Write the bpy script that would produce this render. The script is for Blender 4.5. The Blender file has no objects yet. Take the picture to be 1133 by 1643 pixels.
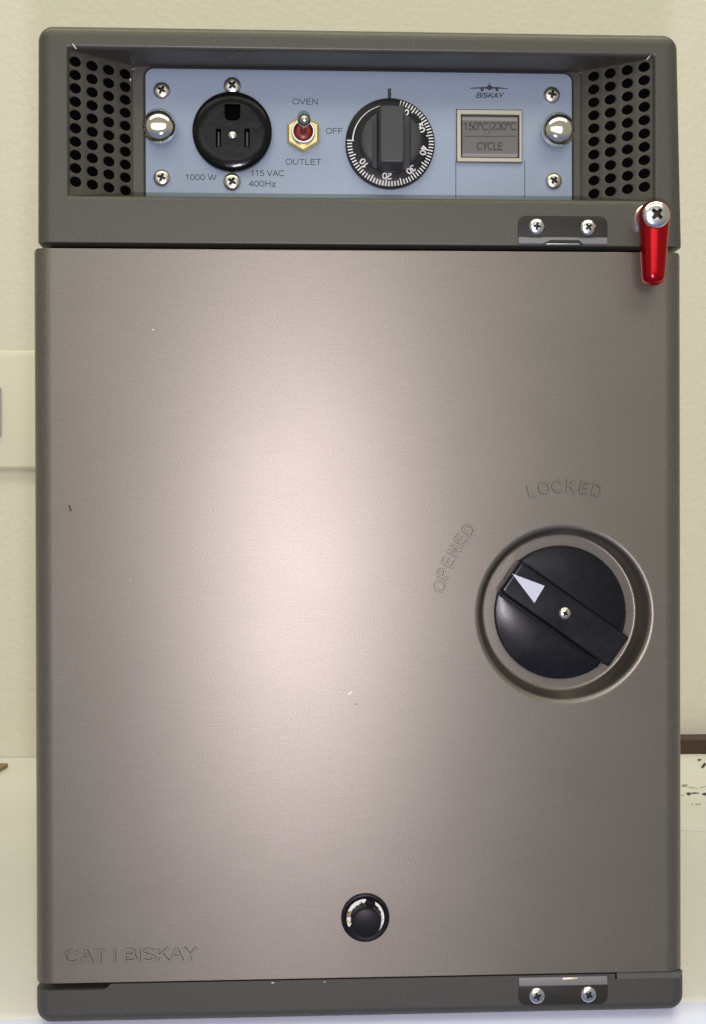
import bpy, bmesh, math, random, os
from mathutils import Vector, Matrix

random.seed(7)
S = bpy.context.scene
COL = S.collection
MM = 0.001                                    # the builders below think in millimetres

# ------------------------------------------------------------------ camera
PW, PH, FPX = 1133.0, 1643.0, 2100.0
CAM = Vector((108.8, -567.7, 221.5))          # mm; the oven's door face is the plane y = 0
yaw, pit, rol = -0.0485, -0.0040, -0.0026
R0 = Vector((math.cos(yaw), math.sin(yaw), 0)); F0 = Vector((-math.sin(yaw), math.cos(yaw), 0)); Z0 = Vector((0, 0, 1))
FW = math.cos(pit) * F0 + math.sin(pit) * Z0
U0 = -math.sin(pit) * F0 + math.cos(pit) * Z0
RT = math.cos(rol) * R0 + math.sin(rol) * U0
UP = math.cos(rol) * U0 - math.sin(rol) * R0
cd = bpy.data.cameras.new('camera'); cam = bpy.data.objects.new('camera', cd); COL.objects.link(cam)
cam.matrix_world = Matrix(((RT.x, UP.x, -FW.x, CAM.x * MM), (RT.y, UP.y, -FW.y, CAM.y * MM), (RT.z, UP.z, -FW.z, CAM.z * MM), (0, 0, 0, 1)))
cd.sensor_fit = 'VERTICAL'; cd.sensor_height = 36.0; cd.lens = 36.0 * FPX / PH
cd.clip_start = 0.02; cd.clip_end = 50
S.camera = cam

# ------------------------------------------------------------------ world, lamps, exposure
w = bpy.data.worlds.new('World'); S.world = w; w.use_nodes = True
nt = w.node_tree; bg = nt.nodes['Background']
tc = nt.nodes.new('ShaderNodeTexCoord'); sp = nt.nodes.new('ShaderNodeSeparateXYZ'); rp = nt.nodes.new('ShaderNodeValToRGB')
mr = nt.nodes.new('ShaderNodeMapRange'); mr.inputs['From Min'].default_value = -1; mr.inputs['From Max'].default_value = 1
nt.links.new(tc.outputs['Generated'], sp.inputs[0]); nt.links.new(sp.outputs['Z'], mr.inputs['Value'])
nt.links.new(mr.outputs[0], rp.inputs[0]); nt.links.new(rp.outputs[0], bg.inputs['Color'])
e = rp.color_ramp.elements
e[0].position = 0.30; e[0].color = (0.26, 0.31, 0.46, 1)
e[1].position = 0.75; e[1].color = (0.55, 0.52, 0.40, 1)
m_ = rp.color_ramp.elements.new(0.5); m_.color = (0.52, 0.49, 0.365, 1)
bg.inputs['Strength'].default_value = 0.66

def lamp(name, kind, loc, power, color, size=0.1, size_y=None, target=None):
    l = bpy.data.lights.new(name, kind); l.energy = power; l.color = color
    if kind == 'AREA':
        l.shape = 'RECTANGLE' if size_y else 'SQUARE'; l.size = size
        if size_y: l.size_y = size_y
    else:
        l.shadow_soft_size = size
    o = bpy.data.objects.new(name, l); COL.objects.link(o); o.location = loc
    if target is not None:
        o.rotation_euler = (Vector(target) - Vector(loc)).to_track_quat('-Z', 'Y').to_euler()
    return o
lamp('camera_flash', 'POINT', (0.116, -0.566, 0.170), 9.0, (1.0, 0.905, 1.02), 0.009)
lamp('ceiling_lamp', 'AREA', (0.10, -0.05, 1.80), 17.0, (1.0, 0.96, 0.74), 2.4, 0.35, (0.10, 0.1, 0.0))
lamp('ceiling_lamp', 'AREA', (0.10, -1.30, 1.70), 14.0, (1.0, 0.97, 0.80), 2.6, 0.7, (0.10, -0.7, 0.0))
lamp('window_light', 'AREA', (-0.1, -2.4, 0.80), 8.0, (0.90, 0.95, 1.0), 1.9, 0.65, (0.1, 0.0, 0.3))

S.render.engine = 'CYCLES'
S.view_settings.view_transform = 'Standard'; S.view_settings.look = 'None'
S.view_settings.exposure = 0.0; S.view_settings.gamma = 1.0; S.view_settings.use_curve_mapping = False
S.cycles.max_bounces = 8; S.cycles.sample_clamp_indirect = 6

# ------------------------------------------------------------------ helpers
ZT = -1.3                                      # height of the worktop in the camera's frame (mm)
def at(px, py, y=0.0):
    """Point (mm) on the vertical plane at depth y that the photograph shows at a pixel."""
    d = FW * FPX + RT * (px - PW / 2) - UP * (py - PH / 2)
    return CAM + d * ((y - CAM.y) / d.y)
def on_table(px, py, z=0.0):
    z += ZT
    d = FW * FPX + RT * (px - PW / 2) - UP * (py - PH / 2)
    return CAM + d * ((z - CAM.z) / d.z)
def on_plane(px, py, p0, n):
    d = FW * FPX + RT * (px - PW / 2) - UP * (py - PH / 2)
    return CAM + d * ((p0 - CAM).dot(n) / d.dot(n))
def px_mm(y): return (y - CAM.y) / FPX

def obj(name, bm, mat, parent=None, angle=32, recalc=True):
    if recalc: bmesh.ops.recalc_face_normals(bm, faces=bm.faces[:])
    bmesh.ops.scale(bm, vec=(MM, MM, MM), verts=bm.verts[:])
    me = bpy.data.meshes.new(name); bm.to_mesh(me); bm.free()
    for p in me.polygons: p.use_smooth = True
    me.set_sharp_from_angle(angle=math.radians(angle))
    me.materials.append(mat)
    o = bpy.data.objects.new(name, me); COL.objects.link(o)
    if parent is not None: o.parent = parent
    return o
def tag(o, label=None, cat=None, group=None, kind=None):
    if label: o['label'] = label
    if cat: o['category'] = cat
    if group: o['group'] = group
    if kind: o['kind'] = kind
    return o
def loop3(bm, pts): return [bm.verts.new(p) for p in pts]
def bridge(bm, a, b, closed=True):
    n = len(a)
    for i in range(n if closed else n - 1):
        j = (i + 1) % n
        bm.faces.new((a[i], a[j], b[j], b[i]))
def rrect(x0, x1, z0, z1, rad, seg=6):
    """Rounded rectangle; rad = (bl, br, tr, tl)."""
    if not isinstance(rad, (tuple, list)): rad = (rad,) * 4
    out = []
    for (cx, cz, sx, sz, a0), r in zip(((x0, z0, 1, 1, 180), (x1, z0, -1, 1, 270), (x1, z1, -1, -1, 0), (x0, z1, 1, -1, 90)), rad):
        r = max(r, 0.02)
        for k in range(seg + 1):
            a = math.radians(a0 + 90 * k / seg)
            out.append((cx + sx * r + r * math.cos(a), cz + sz * r + r * math.sin(a)))
    return out
def fill(bm, loops):
    es = []
    for l in loops:
        for i in range(len(l)):
            v0, v1 = l[i], l[(i + 1) % len(l)]
            e_ = bm.edges.get((v0, v1)) or bm.edges.new((v0, v1))
            es.append(e_)
    bmesh.ops.triangle_fill(bm, use_beauty=True, use_dissolve=False, edges=es, normal=(0, -1, 0))
def front_body(bm, x0, x1, z0, z1, yf, yb, er, cr, depth_r, holes=(), warp=None, seg=6, back=True):
    """Box with a rounded front: er = edge rounding widths (left, right, bottom, top), rounded over depth_r in y."""
    def ring(f, y, extra=0.0):
        l, r, b, t = (q * f + extra for q in er)
        rad = [max(c - q * f * 0.9, 0.15) for c, q in zip(cr, (max(er[0], er[2]), max(er[1], er[2]), max(er[1], er[3]), max(er[0], er[3])))]
        pts = rrect(x0 + l, x1 - r, z0 + b, z1 - t, rad, seg)
        if warp: pts = [warp(p) for p in pts]
        return loop3(bm, [(p[0], y, p[1]) for p in pts])
    rings = [ring(0, yb), ring(0, yf + depth_r + 0.4), ring(0, yf + depth_r)]
    N = 8
    for k in range(1, N + 1):
        a = math.pi / 2 * k / N
        rings.append(ring(1 - math.cos(a), yf + depth_r * (1 - math.sin(a))))
    rings.append(ring(1, yf, 0.35))
    for a, b in zip(rings, rings[1:]): bridge(bm, a, b)
    if holes: fill(bm, [rings[-1]] + list(holes))
    else: bm.faces.new(rings[-1])
    if back: bm.faces.new(rings[0])
def lathe(bm, prof, c, seg=48, axis='y', squash=1.0):
    """prof: (radius, offset along the axis); c: centre in mm."""
    rings = []
    for r, t in prof:
        if r < 1e-4:
            p = (c[0], c[1] + t, c[2]) if axis == 'y' else (c[0], c[1], c[2] + t)
            rings.append([bm.verts.new(p)])
            continue
        ring = []
        for k in range(seg):
            a = 2 * math.pi * k / seg
            if axis == 'y': ring.append(bm.verts.new((c[0] + r * math.cos(a), c[1] + t, c[2] + r * math.sin(a))))
            else: ring.append(bm.verts.new((c[0] + r * math.cos(a), c[1] + squash * r * math.sin(a), c[2] + t)))
        rings.append(ring)
    for a, b in zip(rings, rings[1:]):
        if len(a) == 1 and len(b) == 1: continue
        if len(b) == 1:
            for k in range(seg): bm.faces.new((a[k], a[(k + 1) % seg], b[0]))
        elif len(a) == 1:
            for k in range(seg): bm.faces.new((b[k], b[(k + 1) % seg], a[0]))
        else: bridge(bm, a, b)
    return rings
def prism(bm, pts, y0, y1, bev=0.0):
    """Polygon (x, z) extruded from y0 (front) to y1; bev chamfers the front rim."""
    n = len(pts)
    def inset(d):
        out = []
        area = sum(pts[i][0] * pts[(i + 1) % n][1] - pts[(i + 1) % n][0] * pts[i][1] for i in range(n))
        sg = 1 if area > 0 else -1
        for i in range(n):
            p, q, r = Vector(pts[i - 1]), Vector(pts[i]), Vector(pts[(i + 1) % n])
            a, b = (q - p), (r - q)
            if a.length < 1e-6 or b.length < 1e-6: out.append(tuple(q)); continue
            a.normalize(); b.normalize()
            na, nb = Vector((-a.y, a.x)) * sg, Vector((-b.y, b.x)) * sg
            m = na + nb
            k = max(1 + na.dot(nb), 0.3)
            out.append(tuple(q + m * (d / k)))
        return out
    L = []
    L.append(loop3(bm, [(x, y1, z) for x, z in pts]))
    if bev > 0:
        L.append(loop3(bm, [(x, y0 + bev, z) for x, z in pts]))
        L.append(loop3(bm, [(x, y0 + bev * .3, z) for x, z in inset(bev * .3)]))
        L.append(loop3(bm, [(x, y0, z) for x, z in inset(bev)]))
    else: L.append(loop3(bm, [(x, y0, z) for x, z in pts]))
    for a, b in zip(L, L[1:]): bridge(bm, a, b)
    bm.faces.new(L[-1]); bm.faces.new(L[0])
def box(bm, x0, x1, y0, y1, z0, z1):
    prism(bm, [(x0, z0), (x1, z0), (x1, z1), (x0, z1)], y0, y1)
def sheet(bm, pts, y):
    bm.faces.new(loop3(bm, [(x, y, z) for x, z in pts]))
def circle(c, r, n=24, a0=0.0): return [(c[0] + r * math.cos(a0 + 2 * math.pi * k / n), c[1] + r * math.sin(a0 + 2 * math.pi * k / n)) for k in range(n)]
def cut(bm_a, bm_b):
    """bm_a minus bm_b, as a new bmesh."""
    ob = []
    for nm, b in (('tmp_a', bm_a), ('tmp_b', bm_b)):
        bmesh.ops.recalc_face_normals(b, faces=b.faces[:])
        me = bpy.data.meshes.new(nm); b.to_mesh(me); b.free()
        o = bpy.data.objects.new(nm, me); COL.objects.link(o); ob.append(o)
    m = ob[0].modifiers.new('b', 'BOOLEAN'); m.object = ob[1]; m.operation = 'DIFFERENCE'; m.solver = 'EXACT'
    dg = bpy.context.evaluated_depsgraph_get()
    me = bpy.data.meshes.new_from_object(ob[0].evaluated_get(dg))
    out = bmesh.new(); out.from_mesh(me)
    for o in ob:
        d = o.data; bpy.data.objects.remove(o); bpy.data.meshes.remove(d)
    bpy.data.meshes.remove(me)
    return out
def arc(cx, cy, rx, ry, a0, a1, n=14):
    return [(cx + rx * math.cos(math.radians(a0 + (a1 - a0) * k / n)), cy + ry * math.sin(math.radians(a0 + (a1 - a0) * k / n))) for k in range(n + 1)]
# plain grotesque letters as pen strokes: cap height 1, (advance width, strokes); stroke centre lines keep half a pen inside the cap height
q_ = 0.065
GL = {
 ' ': (0.34, []), '|': (0.30, [[(.15, -.12), (.15, 1.12)]]),
 'O': (0.98, [arc(.49, .5, .42, .5 - q_, 90, 450, 32)]),
 'V': (0.82, [[(.05, 1), (.41, q_ * .9)], [(.41, q_ * .9), (.77, 1)]]),
 'E': (0.82, [[(.14, 0), (.14, 1)], [(.14, 1 - q_), (.74, 1 - q_)], [(.14, .52), (.70, .52)], [(.14, q_), (.76, q_)]]),
 'N': (0.90, [[(.14, 0), (.14, 1)], [(.15, .96), (.75, .04)], [(.76, 0), (.76, 1)]]),
 'U': (0.90, [[(.14, 1), (.14, .36)] + arc(.45, .36, .31, .36 - q_, 180, 360, 16) + [(.76, 1)]]),
 'T': (0.78, [[(.39, 0), (.39, 1)], [(.04, 1 - q_), (.74, 1 - q_)]]),
 'L': (0.72, [[(.14, 0), (.14, 1)], [(.14, q_), (.68, q_)]]),
 'F': (0.76, [[(.14, 0), (.14, 1)], [(.14, 1 - q_), (.70, 1 - q_)], [(.14, .49), (.64, .49)]]),
 'A': (0.84, [[(.05, 0), (.42, .97)], [(.42, .97), (.79, 0)], [(.17, .33), (.67, .33)]]),
 'C': (0.92, [arc(.49, .5, .41, .5 - q_, 42, 318, 28)]),
 'W': (1.20, [[(.05, 1), (.33, .04)], [(.33, .04), (.60, .96)], [(.60, .96), (.87, .04)], [(.87, .04), (1.15, 1)]]),
 'H': (0.90, [[(.14, 0), (.14, 1)], [(.76, 0), (.76, 1)], [(.14, .53), (.76, .53)]]),
 'Z': (0.78, [[(.06, 1 - q_), (.70, 1 - q_)], [(.68, .93), (.08, .07)], [(.06, q_), (.73, q_)]]),
 'z': (0.64, [[(.06, .66), (.56, .66)], [(.55, .64), (.09, .08)], [(.05, q_), (.58, q_)]]),
 'B': (0.84, [[(.14, 0), (.14, 1)], [(.14, 1 - q_), (.46, 1 - q_)] + arc(.46, .735, .24, .20, 90, -90, 12) + [(.14, .535)], [(.14, .525), (.50, .525)] + arc(.50, .295, .26, .23, 90, -90, 12) + [(.14, q_)]]),
 'D': (0.90, [[(.14, 0), (.14, 1)], [(.14, 1 - q_), (.42, 1 - q_)] + arc(.42, .5, .38, .5 - q_, 90, -90, 20) + [(.14, q_)]]),
 'P': (0.82, [[(.14, 0), (.14, 1)], [(.14, 1 - q_), (.48, 1 - q_)] + arc(.48, .70, .25, .235, 90, -90, 12) + [(.14, .465)]]),
 'I': (0.30, [[(.15, 0), (.15, 1)]]),
 'S': (0.82, [arc(.41, .725, .29, .21, 28, 215, 14) + [(.41, .505)] + arc(.41, .285, .32, .22, 62, -152, 18)]),
 'K': (0.84, [[(.14, 0), (.14, 1)], [(.16, .36), (.74, 1)], [(.36, .57), (.78, 0)]]),
 'Y': (0.82, [[(.41, 0), (.41, .42)], [(.41, .42), (.05, 1)], [(.41, .42), (.77, 1)]]),
 '0': (0.70, [arc(.35, .5, .27, .5 - q_, 90, 450, 28)]),
 '1': (0.70, [[(.41, 0), (.41, 1)], [(.40, .93), (.16, .74)]]),
 '2': (0.70, [arc(.35, .70, .26, .235, 170, -30, 14) + [(.09, .10)], [(.08, q_), (.64, q_)]]),
 '3': (0.70, [arc(.34, .735, .24, .20, 160, -80, 14), arc(.34, .295, .27, .23, 80, -165, 16)]),
 '4': (0.70, [[(.48, 0), (.48, 1)], [(.48, .95), (.07, .34)], [(.05, .30), (.66, .30)]]),
 '5': (0.70, [[(.60, 1 - q_), (.18, 1 - q_)], [(.19, .96), (.12, .48)] , arc(.34, .335, .27, .27, 142, -160, 18)]),
 '6': (0.70, [arc(.36, .32, .26, .255, 90, 450, 24), arc(.48, .44, .38, .50, 78, 190, 14)]),
 '\u00b0': (0.42, [arc(.21, .82, .12, .13, 0, 360, 14)]),
}
def text_bm(bm, body, c, y, height, width=None, rot=0.0, pen=0.13, relief=0.0, shear=0.0):
    """Add a word as mesh strokes: centre c (x, z), cap height and width in mm, facing -y, turned by rot (radians); relief > 0 makes raised ridges."""
    total = sum(GL[ch][0] for ch in body)
    ink0, ink1 = .06, total - .06
    sx = (width / (ink1 - ink0)) if width else height
    sy = height; ca, sa = math.cos(rot), math.sin(rot)
    def W(u, v, d=0.0):
        u = (u - total / 2) * sx + (v - .5) * sy * shear; v = (v - .5) * sy
        return bm.verts.new((c[0] + u * ca - v * sa, y - d, c[1] + u * sa + v * ca))
    off, lift = 0.0, 0.0
    for ch in body:
        adv, strokes = GL[ch]
        for st in strokes:
            closed = len(st) > 4 and math.hypot(st[0][0] - st[-1][0], st[0][1] - st[-1][1]) < 1e-6
            pts = st[:-1] if closed else st
            pts = [p for k, p in enumerate(pts) if k == 0 or math.hypot(p[0] - pts[k - 1][0], p[1] - pts[k - 1][1]) > 1e-5]
            n = len(pts); nor = []
            for k in range(n):
                a = pts[(k - 1) % n] if (closed or k > 0) else pts[k]
                b = pts[(k + 1) % n] if (closed or k < n - 1) else pts[k]
                p = pts[k]
                d0 = Vector(((p[0] - a[0]) * sx, (p[1] - a[1]) * sy)); d1 = Vector(((b[0] - p[0]) * sx, (b[1] - p[1]) * sy))
                if d0.length < 1e-9: d0 = d1
                if d1.length < 1e-9: d1 = d0
                d0, d1 = d0.normalized(), d1.normalized()
                m = Vector((-d0.y, d0.x)) + Vector((-d1.y, d1.x)); kk = max(m.length / 2, .5)
                m.normalize(); nor.append(m / kk)
            lift += 0.004
            secs = ([(-1, 0.0), (-.68, relief), (.68, relief), (1, 0.0)] if relief else [(-1, 0.0), (1, 0.0)])
            rows = []
            for k in range(n):
                row = []
                for o_, h_ in secs:
                    dx, dy = nor[k] * (o_ * pen * height / 2)
                    row.append(W(off + pts[k][0] + dx / sx, pts[k][1] + dy / sy, h_ + (lift if relief == 0 else lift * .2)))
                rows.append(row)
            for k in range(n if closed else n - 1):
                A, B = rows[k], rows[(k + 1) % n]
                for t in range(len(secs) - 1):
                    bm.faces.new((A[t], A[t + 1], B[t + 1], B[t]))
            if relief and not closed:
                for A in (rows[0], rows[-1]): bm.faces.new(A)
        off += adv

# ------------------------------------------------------------------ materials
def mat(name, base, rough=0.5, metal=0.0, grain=0.0, grain_scale=1300, bump=0.0, bump_scale=1300, spec=0.5, coat=0.0, rough_var=0.0):
    m = bpy.data.materials.new(name); m.use_nodes = True
    n = m.node_tree; b = n.nodes['Principled BSDF']
    b.inputs['Base Color'].default_value = (*base, 1); b.inputs['Roughness'].default_value = rough
    b.inputs['Metallic'].default_value = metal; b.inputs['Specular IOR Level'].default_value = spec
    b.inputs['Coat Weight'].default_value = coat; b.inputs['Coat Roughness'].default_value = 0.12
    if grain or bump or rough_var:
        t = n.nodes.new('ShaderNodeTexCoord')
    if grain:
        no = n.nodes.new('ShaderNodeTexNoise'); no.inputs['Scale'].default_value = grain_scale; no.inputs['Detail'].default_value = 3
        n.links.new(t.outputs['Object'], no.inputs['Vector'])
        r = n.nodes.new('ShaderNodeMapRange'); r.inputs['From Min'].default_value = 0.25; r.inputs['From Max'].default_value = 0.75
        r.inputs['To Min'].default_value = 1 - grain; r.inputs['To Max'].default_value = 1 + grain
        n.links.new(no.outputs['Fac'], r.inputs['Value'])
        v = n.nodes.new('ShaderNodeVectorMath'); v.operation = 'SCALE'; v.inputs[0].default_value = base
        n.links.new(r.outputs[0], v.inputs['Scale']); n.links.new(v.outputs[0], b.inputs['Base Color'])
    if bump:
        no = n.nodes.new('ShaderNodeTexNoise'); no.inputs['Scale'].default_value = bump_scale; no.inputs['Detail'].default_value = 4
        n.links.new(t.outputs['Object'], no.inputs['Vector'])
        bu = n.nodes.new('ShaderNodeBump'); bu.inputs['Strength'].default_value = bump; bu.inputs['Distance'].default_value = 0.0004
        n.links.new(no.outputs['Fac'], bu.inputs['Height']); n.links.new(bu.outputs[0], b.inputs['Normal'])
    if rough_var:
        no = n.nodes.new('ShaderNodeTexNoise'); no.inputs['Scale'].default_value = 60; no.inputs['Detail'].default_value = 5
        n.links.new(t.outputs['Object'], no.inputs['Vector'])
        r = n.nodes.new('ShaderNodeMapRange'); r.inputs['From Min'].default_value = 0.3; r.inputs['From Max'].default_value = 0.7
        r.inputs['To Min'].default_value = rough - rough_var; r.inputs['To Max'].default_value = rough + rough_var
        n.links.new(no.outputs['Fac'], r.inputs['Value']); n.links.new(r.outputs[0], b.inputs['Roughness'])
    return m

M = {}
M['dark_paint'] = mat('charcoal_powder_coat', (0.076, 0.073, 0.058), 0.44, 0.25, grain=0.22, bump=0.10, bump_scale=1500)
M['base_paint'] = mat('slate_powder_coat', (0.064, 0.063, 0.056), 0.5, 0.25, grain=0.24, bump=0.12, bump_scale=1500)
M['plate'] = mat('hinge_plate_paint', (0.026, 0.025, 0.021), 0.55, 0.0, spec=0.25, grain=0.12)
M['leaf'] = mat('hinge_leaf_metal', (0.20, 0.20, 0.20), 0.42, 0.6, grain=0.08)
M['cabinet'] = mat('cabinet_paint', (0.02, 0.02, 0.02), 0.6)
M['panel'] = mat('blue_panel_paint', (0.295, 0.362, 0.452), 0.5, 0.15, grain=0.07, bump=0.05)
M['black_gasket'] = mat('black_rubber', (0.012, 0.012, 0.014), 0.7)
M['screw'] = mat('nickel_screw', (0.66, 0.63, 0.56), 0.27, 1.0, rough_var=0.08)
M['recess'] = mat('screw_recess', (0.02, 0.019, 0.016), 0.5, 0.0)
M['zinc'] = mat('zinc_plated_steel', (0.74, 0.76, 0.76), 0.22, 1.0, rough_var=0.08)
M['chrome'] = mat('polished_chrome', (0.84, 0.82, 0.75), 0.09, 1.0)
M['brass'] = mat('yellow_zinc', (0.72, 0.58, 0.25), 0.25, 1.0)
M['bakelite'] = mat('black_bakelite', (0.0045, 0.0045, 0.0045), 0.2, 0.0, bump=0.3, bump_scale=180, spec=0.22)
M['slot'] = mat('socket_cavity', (0.003, 0.003, 0.003), 0.9, spec=0.0)
M['red_boot'] = mat('red_rubber', (0.20, 0.018, 0.010), 0.35)
M['knob_black'] = mat('matte_black_plastic', (0.006, 0.006, 0.006), 0.36, spec=0.28, grain=0.2)
M['knob_grey'] = mat('grey_knob_plastic', (0.036, 0.039, 0.041), 0.5, grain=0.18)
M['white_print'] = mat('white_print', (0.80, 0.80, 0.76), 0.6)
M['dark_print'] = mat('black_print', (0.03, 0.03, 0.035), 0.6)
M['soft_print'] = mat('grey_print', (0.045, 0.045, 0.06), 0.6)
M['frame'] = mat('brushed_frame', (0.46, 0.44, 0.36), 0.42, 1.0, grain=0.05)
M['lens'] = mat('grey_indicator_lens', (0.105, 0.098, 0.090), 0.25, 0.0, grain=0.06, coat=0.3)
M['lens_edge'] = mat('lens_bevel', (0.30, 0.29, 0.27), 0.25)
M['lens_print'] = mat('lens_print', (0.042, 0.039, 0.035), 0.6)
M['red'] = mat('red_anodised', (0.50, 0.010, 0.016), 0.22, 0.9, rough_var=0.08)
M['latch'] = mat('black_latch_plastic', (0.007, 0.008, 0.011), 0.28, spec=0.24, grain=0.3, grain_scale=500, rough_var=0.06, bump=0.05)
M['arrow'] = mat('pale_arrow_paint', (0.47, 0.50, 0.58), 0.5)
M['button'] = mat('black_button_plastic', (0.007, 0.007, 0.010), 0.45, spec=0.22)
M['chip'] = mat('brown_chip', (0.05, 0.03, 0.012), 0.7)
M['fleck'] = mat('white_fleck', (0.75, 0.74, 0.70), 0.5)

def door_mat(name):
    m = bpy.data.materials.new(name); m.use_nodes = True
    n = m.node_tree; b = n.nodes['Principled BSDF']
    t = n.nodes.new('ShaderNodeTexCoord')
    def noise(scale3, detail, scale=1.0):
        mp = n.nodes.new('ShaderNodeMapping'); mp.inputs['Scale'].default_value = scale3
        n.links.new(t.outputs['Object'], mp.inputs['Vector'])
        no = n.nodes.new('ShaderNodeTexNoise'); no.inputs['Scale'].default_value = scale; no.inputs['Detail'].default_value = detail
        n.links.new(mp.outputs[0], no.inputs['Vector']); return no
    fine = noise((1400, 1400, 1400), 3); brush = noise((60, 60, 2600), 3); cloud = noise((18, 18, 30), 5)
    def rng(no, lo, hi):
        r = n.nodes.new('ShaderNodeMapRange'); r.inputs['From Min'].default_value = 0.25; r.inputs['From Max'].default_value = 0.75
        r.inputs['To Min'].default_value = lo; r.inputs['To Max'].default_value = hi
        n.links.new(no.outputs['Fac'], r.inputs['Value']); return r.outputs[0]
    def mul(a, b_):
        x = n.nodes.new('ShaderNodeMath'); x.operation = 'MULTIPLY'; n.links.new(a, x.inputs[0]); n.links.new(b_, x.inputs[1]); return x.outputs[0]
    k = mul(mul(rng(fine, 0.84, 1.16), rng(brush, 0.955, 1.045)), rng(cloud, 0.97, 1.03))
    v = n.nodes.new('ShaderNodeVectorMath'); v.operation = 'SCALE'; v.inputs[0].default_value = (0.196, 0.178, 0.150)
    n.links.new(k, v.inputs['Scale']); n.links.new(v.outputs[0], b.inputs['Base Color'])
    b.inputs['Metallic'].default_value = 0.8
    n.links.new(rng(cloud, 0.432, 0.456), b.inputs['Roughness'])
    b.inputs['Anisotropic'].default_value = 0.62
    tg = n.nodes.new('ShaderNodeCombineXYZ'); tg.inputs[2].default_value = 1.0
    n.links.new(tg.outputs[0], b.inputs['Tangent'])
    bu = n.nodes.new('ShaderNodeBump'); bu.inputs['Strength'].default_value = 0.06; bu.inputs['Distance'].default_value = 0.0003
    n.links.new(fine.outputs['Fac'], bu.inputs['Height']); n.links.new(bu.outputs[0], b.inputs['Normal'])
    return m
M['door'] = door_mat('brushed_taupe_metal')

# ------------------------------------------------------------------ the setting: wall and worktop
WALL_Y = 612.0
wm = mat('cream_wall_paint', (0.70, 0.67, 0.565), 0.75, grain=0.02, grain_scale=300, bump=0.6, bump_scale=170)
wm.node_tree.nodes['Bump'].inputs['Distance'].default_value = 0.0012
bm = bmesh.new(); box(bm, -2200, 2400, WALL_Y, WALL_Y + 60, -900, 2300)
tag(obj('wall', bm, wm), 'cream textured plaster wall behind the oven', 'wall', kind='structure')
tm = mat('cream_laminate', (0.73, 0.725, 0.685), 0.30, grain=0.02, grain_scale=120)
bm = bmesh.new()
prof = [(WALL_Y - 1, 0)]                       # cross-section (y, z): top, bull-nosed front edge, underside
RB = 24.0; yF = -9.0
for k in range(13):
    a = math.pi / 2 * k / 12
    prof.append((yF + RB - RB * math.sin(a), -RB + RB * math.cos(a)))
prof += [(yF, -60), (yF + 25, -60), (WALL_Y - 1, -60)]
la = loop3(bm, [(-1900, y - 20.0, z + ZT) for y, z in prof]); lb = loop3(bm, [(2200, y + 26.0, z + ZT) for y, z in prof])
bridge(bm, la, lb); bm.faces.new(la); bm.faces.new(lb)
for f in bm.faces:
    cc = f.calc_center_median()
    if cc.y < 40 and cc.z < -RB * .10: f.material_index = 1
wt = obj('worktop', bm, tm, angle=40); wt.data.materials.append(mat('pale_blue_edge_band', (0.60, 0.64, 0.76), 0.4))  # bluish light on the front edge is put into its colour
tag(wt, 'cream laminate worktop with rounded front edge under the oven', 'worktop', kind='structure')

# ------------------------------------------------------------------ background things
tr = bpy.data.objects.new('cable_trunking', None); COL.objects.link(tr); tr.location = (-0.3, WALL_Y * MM, 0.25)
tag(tr, 'cream cable trunking running along the wall at the left of the oven', 'trunking')
ty = WALL_Y - 6.5
zt, zb_ = at(30, 560, ty).z, at(30, 752, ty).z
trm = mat('trunking_plastic', (0.68, 0.65, 0.54), 0.6)
bm = bmesh.new()
def yz_extrude(bm, pts, x0, x1):
    a, b = loop3(bm, [(x0, y, z) for y, z in pts]), loop3(bm, [(x1, y, z) for y, z in pts])
    bridge(bm, a, b); bm.faces.new(a); bm.faces.new(b)
yz_extrude(bm, [(WALL_Y - .5, zt + 2), (ty + 7, zt), (ty + 2, zt - 3), (ty, zt - 8), (ty, zb_ + 2), (ty + 2, zb_), (WALL_Y - .5, zb_ - 0.5)], -1900, 150)
def place_mm(o, root):                         # keep the mm-built mesh where it is under a root that stands elsewhere
    o.parent = root; o.location = -root.location
    return o
place_mm(obj('cover', bm, trm), tr)
bm = bmesh.new(); zs = (at(2, 680, ty).z, at(2, 641, ty).z)
xs_ = at(2.5, 660, ty).x
prism(bm, rrect(xs_ - 70, xs_, zs[0] - 12, zs[1] + 12, 3), ty - 3, ty + .3, 0.8)
so = place_mm(obj('socket_plate', bm, mat('grey_socket_plastic', (0.36, 0.37, 0.36), 0.4)), tr)

WOOD = mat('dark_wood', (0.045, 0.020, 0.010), 0.5, grain=0.35, grain_scale=90)
bm = bmesh.new(); pA = at(1085, 1206, WALL_Y - 22)
yz_extrude(bm, [(WALL_Y - 24, ZT + .1), (WALL_Y - 24, 11.5), (WALL_Y - 23, 12.6), (WALL_Y - 2, 13), (WALL_Y - 2, ZT + .1)], pA.x - 10, pA.x + 420)
tag(obj('wooden_strip', bm, WOOD), 'dark brown wooden strip lying along the foot of the wall behind the paper', 'wood strip')
bm = bmesh.new()
c0 = on_table(13, 1231); c1 = on_table(-40, 1229); c2 = on_table(-60, 1275); c3 = c1 + (c2 - c0)
lo = [(c0.x, c0.y), (c1.x, c1.y + 4), (c3.x - 40, c3.y), (c2.x, c2.y)]
a = loop3(bm, [(x, y, ZT + .1) for x, y in lo]); b = loop3(bm, [(x, y, ZT + 3.2) for x, y in lo]); bridge(bm, a, b); bm.faces.new(a); bm.faces.new(b)
tag(obj('wooden_board', bm, mat('ochre_wood', (0.24, 0.15, 0.035), 0.5, grain=0.2, grain_scale=60)), 'pale ochre wooden board whose pointed corner lies on the worktop, left of the oven', 'board')

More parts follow.
